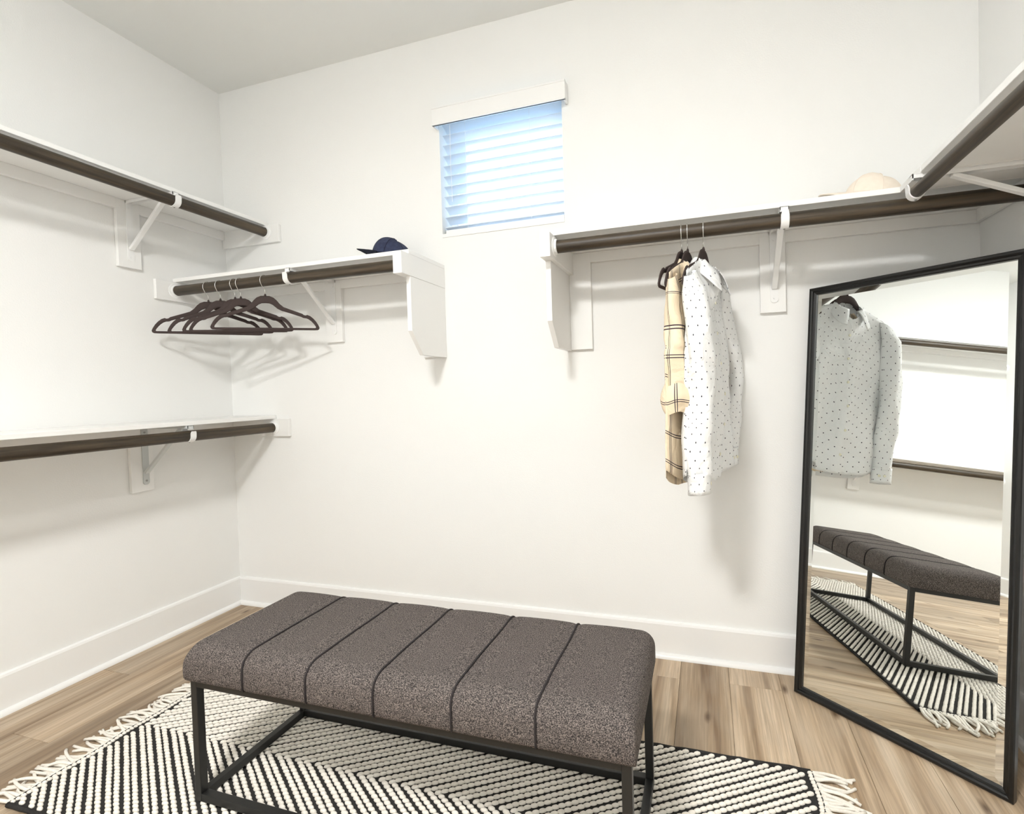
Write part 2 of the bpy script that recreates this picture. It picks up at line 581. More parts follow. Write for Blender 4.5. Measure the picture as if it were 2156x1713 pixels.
s = thing('wall_shelf', 'white shelf running out along the mirror side wall', 'shelf', (XR, -0.5, ZB))
XF = 3.033
board(s, 'filler_board', (XF, -SD - 0.001, ZB), (XR - 0.001, -0.452, ZB + BT))
board(s, 'shelf_board', (XF, -0.4535, ZB + 0.0005), (XR - 0.001, SE, ZB + BT))
board(s, 'wall_cleat', (XR - BT, -BT, ZB - 0.043), (XR - 0.001, SE, ZB - 0.0002))
board(s, 'joint_batten', (XF + 0.05, -0.35, ZB - 0.004), (XR - BT, -0.448, ZB + 0.0001))
board(s, 'bracket_plate', (XR - BT - 0.0006, -0.40, 1.50), (XR - 0.001, -0.49, ZB - 0.0002))

def rod(label, p0, p1, sock=(True, True), RR=0.0235):
    p0, p1 = Vector(p0), Vector(p1)
    d = (p1 - p0)
    L = d.length
    dn = d.normalized()
    r = thing('closet_rod', label, 'closet rod', p0)
    n = 28
    mb = MB()
    mb.grid(lambda u, v: (RR * math.cos(2 * PI * u), RR * math.sin(2 * PI * u), L * v), n, 1, wrap=True)
    mb.add([(RR * math.cos(2 * PI * k / n), RR * math.sin(2 * PI * k / n), zz) for zz in (0, L) for k in range(n)], [tuple(range(n - 1, -1, -1)), tuple(range(n, 2 * n))])
    me = mb.mesh('pole', True)
    for p_ in me.polygons:
        p_.use_smooth = len(p_.vertices) == 4
    o = obj('pole', me, 'rod', r)
    o.rotation_euler = dn.to_track_quat('Z', 'Y').to_euler()
    for end, on in ((p0, sock[0]), (p1, sock[1])):
        if not on:
            continue
        dd = dn if end == p0 else -dn
        # shallow cup open at the top: ring around the pole plus a backing disc
        mb = MB()
        side = dn.cross(Vector((0, 0, 1))).normalized()
        prof = [(0.0, 0.0), (0.036, 0.0), (0.036, 0.004), (0.0285, 0.006), (0.0275, 0.014), (0.0242, 0.014), (0.0242, 0.004), (0.0, 0.004)]
        mb.grid(lambda u, v: end + dd * (prof[round(v * 7)][1] - 0.0005) + (side * math.cos(2 * PI * u) + Vector((0, 0, 1)) * math.sin(2 * PI * u)) * prof[round(v * 7)][0], 28, 7, wrap=True)
        obj('rod_socket', mb, 'bracket', r, smooth=False)
    return r
rod('dark wooden rod under the upper side wall shelf', (RD, -BT, RU), (RD, YF + 0.001, RU))
rod('dark wooden rod under the lower side wall shelf', (RD, -BT, RL), (RD, YF + 0.001, RL))
rod('short dark wooden rod holding the row of empty hangers', (BT, -RD, RB), (XE, -RD, RB))
rod('long dark wooden rod from which the shirts hang', (XI, -RD, RB), (XR, -RD, RB))
rod('dark wooden rod with an open end in a white hook near the mirror', (3.027, -0.418, 1.638), (3.027, YF + 0.001, 1.638), (False, True), 0.017)

def bracket(label, origin, inward, zu, zr, mat='bracket', strap_len=0.265, drop=0.213, reach=0.295, RR=0.0235, start=0.045):
    RD = reach
    """origin = point on the wall plane below the shelf, inward = unit vector off the wall"""
    w_ = Vector(inward)
    lat = Vector((0, 0, 1)).cross(w_)
    O = Vector(origin)
    P = lambda d, l, z: O + w_ * d + lat * l + Vector((0, 0, z))
    b = thing('shelf_bracket', label, 'bracket', P(0.02, 0, zu - strap_len))
    d0 = BT + 0.0008
    def bx(mb, d, l, z):
        c = [P(d[i], l[j], z[k]) for k in (0, 1) for (i, j) in ((0, 0), (1, 0), (1, 1), (0, 1))]
        mb.add(c, [(3, 2, 1, 0), (4, 5, 6, 7), (0, 1, 5, 4), (1, 2, 6, 5), (2, 3, 7, 6), (3, 0, 4, 7)])
        return mb
    h = 0.0135
    # strap: flat plate with rounded foot and folded edges
    prof = [(-h, zu - 0.001), (-h, zu - strap_len + 0.01)] + [(-h * math.cos(a * PI / 8), zu - strap_len + 0.01 - 0.012 * math.sin(a * PI / 8)) for a in range(1, 8)] + [(h, zu - strap_len + 0.01), (h, zu - 0.001)]
    mb = MB()
    n = len(prof)
    mb.add([P(d, l, z) for d in (d0, d0 + 0.004) for (l, z) in prof], [tuple(range(n)), tuple(range(2 * n - 1, n - 1, -1))] + [(i, (i + 1) % n, (i + 1) % n + n, i + n) for i in range(n)])
    strap = obj('wall_strap', mb, mat, b)
    for z in (zu - 0.03, zu - strap_len + 0.016):
        m2 = MB().tube([P(d0 + 0.003, 0, z), P(d0 + 0.0058, 0, z)], 0.0045, 10)
        obj('screw', m2, 'screw' if mat == 'zinc' else 'bracket', strap, smooth=False)
    mb = MB()
    bx(mb, (d0, RD + 0.012), (-h, h), (zu - 0.0025, zu - 0.0002))
    bx(mb, (d0, RD + 0.012), (-h, -h + 0.0022), (zu - 0.013, zu - 0.002))
    bx(mb, (d0, RD + 0.012), (h - 0.0022, h), (zu - 0.013, zu - 0.002))
    bx(mb, (RD + 0.0095, RD + 0.012), (-h, h), (zu - 0.0175, zu - 0.001))
    obj('top_arm', mb, mat, b)
    # diagonal brace as a channel
    a0 = (d0 + 0.006, zu - drop)
    a1 = (RD - start, zu - 0.012)
    mb = MB()
    dv = Vector((a1[0] - a0[0], a1[1] - a0[1])).normalized()
    nv = Vector((-dv.y, dv.x))
    sec = [(-0.010, -0.006), (0.010, -0.006), (0.010, 0.006), (-0.010, 0.006)]
    vs_ = []
    for q_ in (a0, a1):
        for (l, m_) in sec:
            vs_.append(P(q_[0] + nv.x * m_, l, q_[1] + nv.y * m_))
    mb.add(vs_, [(3, 2, 1, 0), (4, 5, 6, 7), (0, 1, 5, 4), (1, 2, 6, 5), (2, 3, 7, 6), (3, 0, 4, 7)])
    obj('brace', mb, mat, b, bevel=0.002)
    # J hook carrying the rod
    pts = []
    R0 = RR + 0.0006
    pts.append((RD - R0, zu - 0.004))
    for a in range(0, 25):
        an = PI + a * PI * 1.02 / 24
        pts.append((RD + R0 * math.cos(an), zr + R0 * math.sin(an)))
    pts.append((RD + R0 + 0.0008, zr + 0.012))
    pts.append((RD + R0 + 0.003, zr + 0.021))
    mb = MB()
    n = len(pts)
    outer = []
    for i in range(n):
        p_, q_ = pts[max(i - 1, 0)], pts[min(i + 1, n - 1)]
        tx, tz = q_[0] - p_[0], q_[1] - p_[1]
        k = math.hypot(tx, tz)
        outer.append((pts[i][0] + tz / k * 0.0032, pts[i][1] - tx / k * 0.0032))
    vs_, fs = [], []
    for i in range(n):
        hw = 0.0125 if i < n - 1 else 0.0095
        for (d, z), l in ((pts[i], -hw), (outer[i], -hw), (outer[i], hw), (pts[i], hw)):
            vs_.append(P(d, l, z))
    for i in range(n - 1):
        for k in range(4):
            fs.append((i * 4 + k, i * 4 + (k + 1) % 4, (i + 1) * 4 + (k + 1) % 4, (i + 1) * 4 + k))
    fs += [(0, 1, 2, 3), (4 * n - 1, 4 * n - 2, 4 * n - 3, 4 * n - 4)]
    mb.add(vs_, fs)
    hk = obj('hook', mb, 'bracket', b)
    obj('screw', MB().tube([P(RD, 0, zr - R0 - 0.0028), P(RD, 0, zr - R0 - 0.0052)], 0.003, 8), 'screw', hk)
    return b
bracket('white metal bracket under the upper side wall shelf', (0, -0.492, 0), (1, 0, 0), ZU, RU)
bracket('grey metal bracket with white hook under the lower side wall shelf', (0, -0.474, 0), (1, 0, 0), ZL, RL, 'zinc')
bracket('white metal bracket under the corner shelf beside the hangers', (0.702, 0, 0), (0, -1, 0), ZB, RB)
bracket('white metal bracket on the long shelf between shirts and mirror', (2.709, 0, 0), (0, -1, 0), ZB, RB)
bracket('white metal bracket with curled hook at the open rod end', (XR, -0.436, 0), (-1, 0, 0), ZB, 1.638, strap_len=0.20, drop=0.112, reach=XR - 3.027, RR=0.017, start=0.085)
for y, zu, zr, nm in ((-1.46, ZU, RU, 'upper'), (-1.42, ZL, RL, 'lower')):
    bracket('second white bracket along the %s side wall shelf, far from the window' % nm, (0, y, 0), (1, 0, 0), zu, zr)
for y, zu, zr, nm in ((-2.8, ZU, RU, 'upper'), (-2.8, ZL, RL, 'lower')):
    bracket('last white bracket along the %s side wall shelf, by the wall opposite the window' % nm, (0, y, 0), (1, 0, 0), zu, zr)

# ------------------------------------------------------------------ window blind
bl = thing('window_blind', 'white slatted blind tilted half closed in the small window', 'blind', (1.6, 0.03, WZ0))
VA0, VA1, VZ0, VZ1 = 1.297, 1.922, 2.320, 2.402
va = MB().box((VA0, -0.048, VZ0), (VA1, -0.038, VZ1))
va.box((VA0, -0.040, VZ0), (VA0 + 0.010, -0.001, VZ1)).box((VA1 - 0.010, -0.040, VZ0), (VA1, -0.001, VZ1))
va.box((VA0, -0.0505, VZ1 - 0.010), (VA1, -0.036, VZ1)).box((VA0, -0.0505, VZ0), (VA1, -0.037, VZ0 + 0.007))
obj('valance', va, 'trim', bl, bevel=0.002)
obj('head_rail', MB().box((1.314, 0.012, 2.376), (1.887, 0.062, 2.3985)), 'trim', bl, bevel=0.002)
SX0, SX1 = 1.314, 1.886
def slat_mesh(w_):
    mb = MB()
    n = 6
    pr = []
    for k in range(n + 1):
        a = k / n
        y = w_ * a
        pr.append((0.019 + y * math.cos(0.45), -y * math.sin(0.45) + 0.0035 * math.sin(PI * a)))
    lo = [(p_[0] - 0.0012 * math.sin(0.45), p_[1] - 0.0026) for p_ in pr]
    prof = pr + lo[::-1]
    mb.prism(prof, 0, SX0, SX1)
    return mb
sm = slat_mesh(0.050).mesh('slat', False, (0, 0, 0))
nsl = 11
for k in range(nsl):
    z = 2.352 - 0.047 * k
    o = obj('slat', sm, 'slat', bl)
    o.location = Vector((0, 0, z)) - bl.location
br = MB()
br.prism([(0.022, 1.850), (0.062, 1.848), (0.062, 1.862), (0.022, 1.870)], 0, SX0, SX1)
obj('bottom_rail', br, 'trim', bl, bevel=0.002)
for x in (1.43, 1.74):
    for y in (0.0175, 0.0655):
        mb = MB().tube([(x, y, 2.36), (x, y, 1.865)], 0.0007, 6)
        obj('ladder_cord', mb, 'bracket', bl)
mb = MB().tube([(1.36, 0.006, 2.355), (1.359, 0.004, 2.15), (1.362, 0.004, 1.99)], 0.0012, 6)
cdm = obj('pull_cord', mb, 'bracket', bl)

# ------------------------------------------------------------------ bench
BX0, BX1, BY0, BY1 = 1.097, 2.297, -1.113, -0.718
BZ0 = 0.0182
BZT = 0.357
be = thing('bench', 'grey tweed upholstered bench on a thin black steel frame, standing on the rug', 'bench', ((BX0 + BX1) / 2, (BY0 + BY1) / 2, BZ0))
T_ = 0.0215
for (x, sx) in ((BX0, 1), (BX1, -1)):
    for (y, sy) in ((BY0, 1), (BY1, -1)):
        obj('leg', MB().box((x, y, BZ0), (x + sx * T_, y + sy * T_, BZT)), 'benchmetal', be, bevel=0.0015)
for y, sy in ((BY0, 1), (BY1, -1)):
    obj('long_foot_rail', MB().box((BX0 + T_, y, BZ0), (BX1 - T_, y + sy * T_, BZ0 + T_)), 'benchmetal', be, bevel=0.0015)
    obj('long_top_rail', MB().box((BX0 + T_, y, BZT - T_), (BX1 - T_, y + sy * T_, BZT)), 'benchmetal', be, bevel=0.0015)
for x, sx in ((BX0, 1), (BX1, -1)):
    obj('short_foot_rail', MB().box((x, BY0 + T_, BZ0), (x + sx * T_, BY1 - T_, BZ0 + T_)), 'benchmetal', be, bevel=0.0015)
    obj('short_top_rail', MB().box((x, BY0 + T_, BZT - T_), (x + sx * T_, BY1 - T_, BZT)), 'benchmetal', be, bevel=0.0015)
# cushion: rounded box with shallow valleys at the seams
CX0, CX1, CY0, CY1, CZ0, CZ1 = BX0 - 0.012, BX1 + 0.010, BY0 - 0.012, BY1 + 0.012, BZT - 0.002, 0.452
seams = [1.295, 1.496, 1.692, 1.897, 2.096]
def cush():
    mb = MB()
    nx, nprof = 120, 44
    hy = (CY1 - CY0) / 2
    cy = (CY0 + CY1) / 2
    hz = CZ1 - CZ0
    rc = 0.048
    prof = []
    # profile from bottom front up over the top to bottom back
    prof += [(-hy + 0.02, 0.0), (-hy + 0.004, 0.001), (-hy, 0.008), (-hy - 0.001, 0.03)]
    for k in range(0, 9):
        a = PI - k * (PI / 2) / 8
        prof.append((-hy + rc + rc * math.cos(a), hz - rc + rc * math.sin(a)))
    for k in range(1, 12):
        prof.append((-hy + rc + (2 * hy - 2 * rc) * k / 12, hz))
    prof += [(-p_[0], p_[1]) for p_ in prof[::-1][11:]]
    n = len(prof)
    xs = []
    ed = 0.034
    for i in range(9):
        a = PI - i * (PI / 2) / 8
        xs.append((CX0 + ed + ed * math.cos(a), math.sin(a)))
    for i in range(1, nx):
        xs.append((CX0 + ed + (CX1 - CX0 - 2 * ed) * i / nx, 1.0))
    for i in range(9):
        a = PI / 2 - i * (PI / 2) / 8
        xs.append((CX1 - ed + ed * math.cos(a), math.sin(a)))
    edges = [CX0] + seams + [CX1]
    for (x, e_) in xs:
        dip = 0.0
        for s_ in seams:
            dip = max(dip, math.exp(-((x - s_) / 0.012) ** 2))
        puff = 0
        for a, b in zip(edges[:-1], edges[1:]):
            if a <= x <= b:
                puff = math.sin(PI * (x - a) / (b - a)) ** 0.7 if 0 < (x - a) / (b - a) < 1 else 0
        for (y, z) in prof:
            k = (1 - e_)
            zz = z * 1.0
            if z > 0.03:
                zz = z - k * 0.036 * (z - 0.03) / (hz - 0.03)
            top = max(0, (z - 0.05) / (hz - 0.05))
            zz += 0.0035 * puff * top - 0.0035 * dip * top
            side = 1 - top
            yy = y * (1 - 0.018 * k ** 2) + (0.0025 * puff - 0.0025 * dip) * (-1 if y < 0 else 1) * min(1, side * 1.5) * (1 if z > 0.005 else 0)
            mb.v.append(Vector((x, cy + yy, CZ0 + zz)))
    m = len(xs)
    for i in range(m - 1):
        for j in range(n - 1):
            mb.f.append((i * n + j, (i + 1) * n + j, (i + 1) * n + j + 1, i * n + j + 1))
        mb.f.append((i * n + n - 1, (i + 1) * n + n - 1, (i + 1) * n, i * n))
    mb.f.append(tuple(range(n)))
    mb.f.append(tuple((m - 1) * n + j for j in range(n - 1, -1, -1)))
    return mb, prof
mb, prof = cush()
cu = obj('cushion', mb, 'tweed', be, smooth=True)
for s_ in seams:
    pts = [(s_ + 0.001 * math.sin(7 * k), (CY0 + CY1) / 2 + y * 1.001, CZ0 + z - (0.001 if z > 0.05 else 0)) for k, (y, z) in enumerate(prof[1:-1])]
    obj('seam_piping', MB().tube(pts, 0.0027, 8), 'piping', cu, smooth=True)
for x in (CX0 + 0.012, CX1 - 0.012):
    for y in (CY0 + 0.006, CY1 - 0.006):
        sx = -1 if x < 1.7 else 1
        sy = -1 if y < -0.9 else 1
        obj('corner_seam', MB().tube([(x + sx * 0.0105, y + sy * 0.0015, CZ0 + 0.006), (x + sx * 0.0095, y + sy * 0.0005, CZ0 + 0.045), (x + sx * 0.004, y - sy * 0.003, CZ0 + 0.062)], 0.0012, 6), 'piping', cu, smooth=True)

# ------------------------------------------------------------------ rug
GX0, GX1 = 0.578, 2.722
GYC, GH = -0.905, 0.352
rg = thing('rug', 'cream and charcoal chevron woven runner with tasselled ends under the bench', 'rug', ((GX0 + GX1) / 2, GYC, 0))
P_ = 0.0745
SL = 0.64
def base_edge(y):
    return 0.004 * math.sin(9 * y) + 0.003 * math.sin(23 * y + 1)
mb = MB()
nx, ny = 60, 24
mb.grid(lambda u, v: (GX0 + base_edge(v) + (GX1 - GX0) * u, GYC - GH + 2 * GH * v + 0.003 * math.sin(14 * u), 0.0095 + 0.0006 * math.sin(40 * u) * math.sin(17 * v)), nx, ny)
top_n = len(mb.v)
mb.grid(lambda u, v: (GX0 + base_edge(v) + (GX1 - GX0) * u, GYC - GH + 2 * GH * v + 0.003 * math.sin(14 * u), 0.0006), nx, ny)
rim = [i for i in range(nx + 1)] + [j * (nx + 1) + nx for j in range(1, ny + 1)] + [ny * (nx + 1) + i for i in range(nx - 1, -1, -1)] + [j * (nx + 1) for j in range(ny - 1, 0, -1)]
for k in range(len(rim)):
    a, b = rim[k], rim[(k + 1) % len(rim)]
    mb.f.append((a, b, b + top_n, a + top_n))
obj('woven_ground', mb, 'yarn_dark', rg)
for sgn in (-1, 1):
    pts = [(GX0 + 0.004 + (GX1 - GX0 - 0.008) * k / 80, GYC + sgn * GH + 0.003 * math.sin(14 * k / 80) + 0.001 * rnd.uniform(-1, 1), 0.0075) for k in range(81)]
    obj('edge_binding', MB().tube(pts, [0.0065 + 0.001 * rnd.uniform(-1, 1) for _ in pts], 8), 'yarn_dark', rg, smooth=True)

# wool loops of the pattern (thousands, too many to pick apart)
ico = bmesh.new()
bmesh.ops.create_icosphere(ico, subdivisions=2, radius=1.0)
iv = [v.co.copy() for v in ico.verts]
fi = [tuple(v.index for v in f_.verts) for f_ in ico.faces]
ico.free()
mb = MB()
V, Fc = mb.v, mb.f
def bead(x, y, sx, sy, sz, ang, z=0.0105):
    k = len(V)
    ca, sa = math.cos(ang), math.sin(ang)
    for c_ in iv:
        a, b = c_.x * sx, c_.y * sy
        V.append(Vector((x + a * ca - b * sa, y + a * sa + b * ca, z + c_.z * sz)))
    Fc.extend([(a + k, b + k, c_ + k) for a, b, c_ in fi])
kmin = int((GX0 - GH / SL - 1.154) / P_) - 2
kmax = int((GX1 - 1.154) / P_) + 2
pit = 0.0097
for k in range(kmin, kmax + 1):
    for frac, wide in ((0.262, 1.0), (0.710, 0.97)):
        c0 = 1.154 + k * P_ + frac * P_
        for sgn in (-1, 1):
            j = 0 if sgn > 0 else 1
            while True:
                dy = j * pit
                j += 1
                if dy > GH - 0.012:
                    break
                x = c0 + dy / SL
                y = GYC + sgn * dy
                if x < GX0 + 0.021 or x > GX1 - 0.021:
                    continue
                if sgn > 0:
                    bead(x + rnd.uniform(-1, 1) * 0.0008, y, 0.0112, 0.0064 * wide, 0.0066 * rnd.uniform(0.92, 1.08), 0.42 + rnd.uniform(-0.07, 0.07), 0.011)
                else:
                    bead(x + rnd.uniform(-1, 1) * 0.001, y, 0.0113 * wide, 0.0060, 0.0066 * rnd.uniform(0.92, 1.08), -0.10 + rnd.uniform(-0.08, 0.08), 0.011)
tag(obj('wool_loops', mb, 'yarn_white', rg, smooth=True), kind='stuff')
# end bands with the thin dark line, then tassels
for end, sx in ((GX0, -1), (GX1, 1)):
    mb = MB()
    V, Fc = mb.v, mb.f
    n = 58
    for j in range(n):
        y = GYC - GH + 0.008 + (2 * GH - 0.016) * j / (n - 1)
        bead(end - sx * 0.0065 + base_edge((y - GYC + GH) / (2 * GH)), y, 0.0072, 0.0062, 0.005, rnd.uniform(-0.15, 0.15))
    tag(obj('end_band', mb, 'yarn_white', rg, smooth=True), kind='stuff')
    pts = [(end - sx * 0.0005 + base_edge(j / 60), GYC - GH + 0.004 + (2 * GH - 0.008) * j / 60, 0.0128) for j in range(61)]
    obj('end_line', MB().tube(pts, 0.0017, 6), 'yarn_dark', rg, smooth=True)
    nt = 34
    for j in range(nt):
        y = GYC - GH + 0.010 + (2 * GH - 0.02) * j / (nt - 1)
        xb = end + base_edge((y - GYC + GH) / (2 * GH))
        mb = MB()
        for q_ in range(2):
            L_ = rnd.uniform(0.075, 0.115)
            spread = rnd.uniform(-0.5, 0.5) + (q_ - 0.5) * 0.30
            wig = rnd.uniform(-0.012, 0.012)
            pts, rad = [], []
            lift = rnd.choice((0, 0, 0, 0.012)) if sx > 0 else rnd.choice((0, 0, 0.008))
            for s_ in range(8):
                a = s_ / 7
                px = xb + sx * (L_ * a * math.cos(spread * a))
                py = y + (q_ - 0.5) * 0.009 + L_ * a * math.sin(spread * a) * 0.8 + wig * math.sin(PI * a)
                pz = 0.0048 + 0.006 * (1 - a) ** 2 + lift * math.sin(PI * a * 0.9)
                pts.append((px, py, pz))
                rad.append(0.0050 * (1 - 0.18 * a))
            mb.tube(pts, rad, 7)
        mb.tube([(xb - sx * 0.002, y, 0.0095), (xb + sx * 0.006, y, 0.0105), (xb + sx * 0.013, y, 0.008)], [0.005, 0.0072, 0.005], 8)
        obj('tassel', mb, 'yarn_white', rg, smooth=True)

# ------------------------------------------------------------------ leaning mirror
TH_, LEAN, MW, MH = -0.708, 0.095, 0.606, 1.463
me_e = Vector((math.cos(TH_), math.sin(TH_), 0))
me_b = Vector((-me_e.y, me_e.x, 0))
me_u = Vector((0, 0, 1)) * math.cos(LEAN) + me_b * math.sin(LEAN)
me_n = me_e.cross(me_u)             # faces the room
MO = Vector((2.735, -0.14, 0.002))
mi = thing('floor_mirror', 'tall black framed mirror leaning across the corner beside the shirts', 'mirror', MO)
Q = lambda a, h, n: MO + me_e * a + me_u * h + me_n * n
FWD = 0.024
def frame_piece(c0, c1, i0, i1):
    """moulding between outer corners c0, c1 and inner corners i0, i1"""
    sec = [(0.0, -0.026), (0.0, -0.003), (0.12, 0.0), (0.38, 0.0), (0.55, -0.003), (0.62, -0.007), (0.85, -0.0085), (1.0, -0.011), (1.0, -0.026)]
    mb_ = MB()
    for (a, b) in ((c0, i0), (c1, i1)):
        for (s_, n) in sec:
            mb_.v.append(Q(a[0] + (b[0] - a[0]) * s_, a[1] + (b[1] - a[1]) * s_, n))
    k = len(sec)
    for i in range(k):
        mb_.f.append((i, (i + 1) % k, (i + 1) % k + k, i + k))
    mb_.f.append(tuple(range(k)))
    mb_.f.append(tuple(range(2 * k - 1, k - 1, -1)))
    return mb_
o4 = [(0, 0), (MW, 0), (MW, MH), (0, MH)]
i4 = [(FWD, FWD), (MW - FWD, FWD), (MW - FWD, MH - FWD), (FWD, MH - FWD)]
for k, nm in enumerate(('frame_rail', 'frame_stile', 'frame_rail', 'frame_stile')):
    obj(nm, frame_piece(o4[k], o4[(k + 1) % 4], i4[k], i4[(k + 1) % 4]), 'blackframe', mi)
bv = 0.018
mb = MB()
g0, g1 = FWD - 0.002, FWD + bv
for (a, b, dz) in ((g0, MW - g0, -0.0155), (g1, MW - g1, -0.0135)):
    for (x, h) in ((a, a), (b, a), (b, MH - a), (a, MH - a)):
        mb.v.append(Q(x, h, dz))
mb.f += [(4, 5, 6, 7), (0, 1, 5, 4), (1, 2, 6, 5), (2, 3, 7, 6), (3, 0, 4, 7)]
obj('mirror_glass', mb, 'mirror', mi)
mb = MB()
for n in (-0.017, -0.024):
    for (x, h) in ((0.004, 0.004), (MW - 0.004, 0.004), (MW - 0.004, MH - 0.004), (0.004, MH - 0.004)):
        mb.v.append(Q(x, h, n))
mb.f += [(0, 1, 2, 3), (7, 6, 5, 4), (0, 4, 5, 1), (1, 5, 6, 2), (2, 6, 7, 3), (3, 7, 4, 0)]
obj('backing_board', mb, 'blackback', mi)

# ------------------------------------------------------------------ hangers
def hanger_body():
    out = [(0, .154), (.018, .153), (.034, .146), (.046, .134), (.058, .118), (.074, .104), (.10, .094), (.13, .083), (.150, .0755), (.157, .0695), (.164, .0680), (.171, .0705), (.183, .0655), (.196, .054), (.207, .040), (.216, .024), (.2205, .013), (.219, .005), (.213, .0008), (.200, 0.0)]
    inn = [(0, .127), (.016, .126), (.029, .120), (.040, .110), (.050, .100), (.066, .0905), (.096, .081), (.126, .0705), (.146, .0635), (.153, .059), (.160, .0575), (.167, .0575), (.177, .053), (.188, .044), (.198, .032), (.206, .020), (.2085, .0135), (.2075, .0105), (.204, .0085), (.198, .0085)]
    O = out + [(-x, z) for x, z in out[::-1][:-1]]
    I = inn + [(-x, z) for x, z in inn[::-1][:-1]]
    # drop duplicate closing point, loop is closed
    n = len(O)
    mb = MB()
    t2 = 0.0026
    vs_ = []
    for (po, pi_) in zip(O, I):
        dx, dz = (pi_[0] - po[0]) * 1.22, (pi_[1] - po[1]) * 1.22
        for s_, t_ in ((0.0, t2 * 0.5), (0.18, t2), (0.82, t2), (1.0, t2 * 0.5), (1.0, -t2 * 0.5), (0.82, -t2), (0.18, -t2), (0.0, -t2 * 0.5)):
            vs_.append((po[0] + dx * s_, t_, po[1] + dz * s_))
    fs = []
    for i in range(n):
        j = (i + 1) % n
        for k in range(8):
            fs.append((i * 8 + k, i * 8 + (k + 1) % 8, j * 8 + (k + 1) % 8, j * 8 + k))
    mb.add(vs_, fs)
    # little collar where the hook is set
    mb.tube([(0, 0, .150), (0, 0, .157), (0, 0, .1625)], [.0052, .0046, .0030], 10)
    return mb
hb_mesh = hanger_body().mesh('hanger_body', True)
R_H = RR + 0.0022
def hook_mesh(stem):
    """rod centre at the origin of this mesh; hook bends towards -y, over the top, ends behind"""
    pts = [(0, 0, -stem), (0, 0, -0.045), (0, -0.004, -0.037), (0, -0.014, -0.0285)]
    for a in range(0, 19):
        an = math.radians(215 - a * 200 / 18)
        pts.append((0, R_H * math.cos(an), R_H * math.sin(an)))
    return MB().tube(pts, 0.0016, 8).mesh('hook', True)
STEM = 0.062
hk_mesh = hook_mesh(STEM)
def hanger(label, x, ang, group=None, zr=RB):
    """ang = direction of the hanger in plan, degrees from +x"""
    zb = zr - STEM - 0.159
    h = thing('hanger', label, 'hanger', (x, -RD, zb), group)
    b = obj('hanger_body', hb_mesh, 'velvet', h)
    b.rotation_euler = (0, 0, math.radians(ang))
    k = obj('hook', hk_mesh, 'chrome', h)
    k.location = (0, 0, zr - zb)
    return h, zb
HG = 'empty hangers on the short rod'
hanger('empty brown velvet hanger at the corner end of the row', 0.222, 45, HG)
hanger('empty brown velvet hanger, second from the corner', 0.297, 32, HG)
hanger('empty brown velvet hanger, third from the corner', 0.386, 31, HG)
hanger('empty brown velvet hanger, second from the bracket end of the row', 0.420, 28, HG)
hanger('empty brown velvet hanger at the bracket end of the row', 0.562, 35, HG)

# ------------------------------------------------------------------ shirts
def smooth01(a, b, x):
    t_ = max(0.0, min(1.0, (x - a) / (b - a)))
    return t_ * t_ * (3 - 2 * t_)

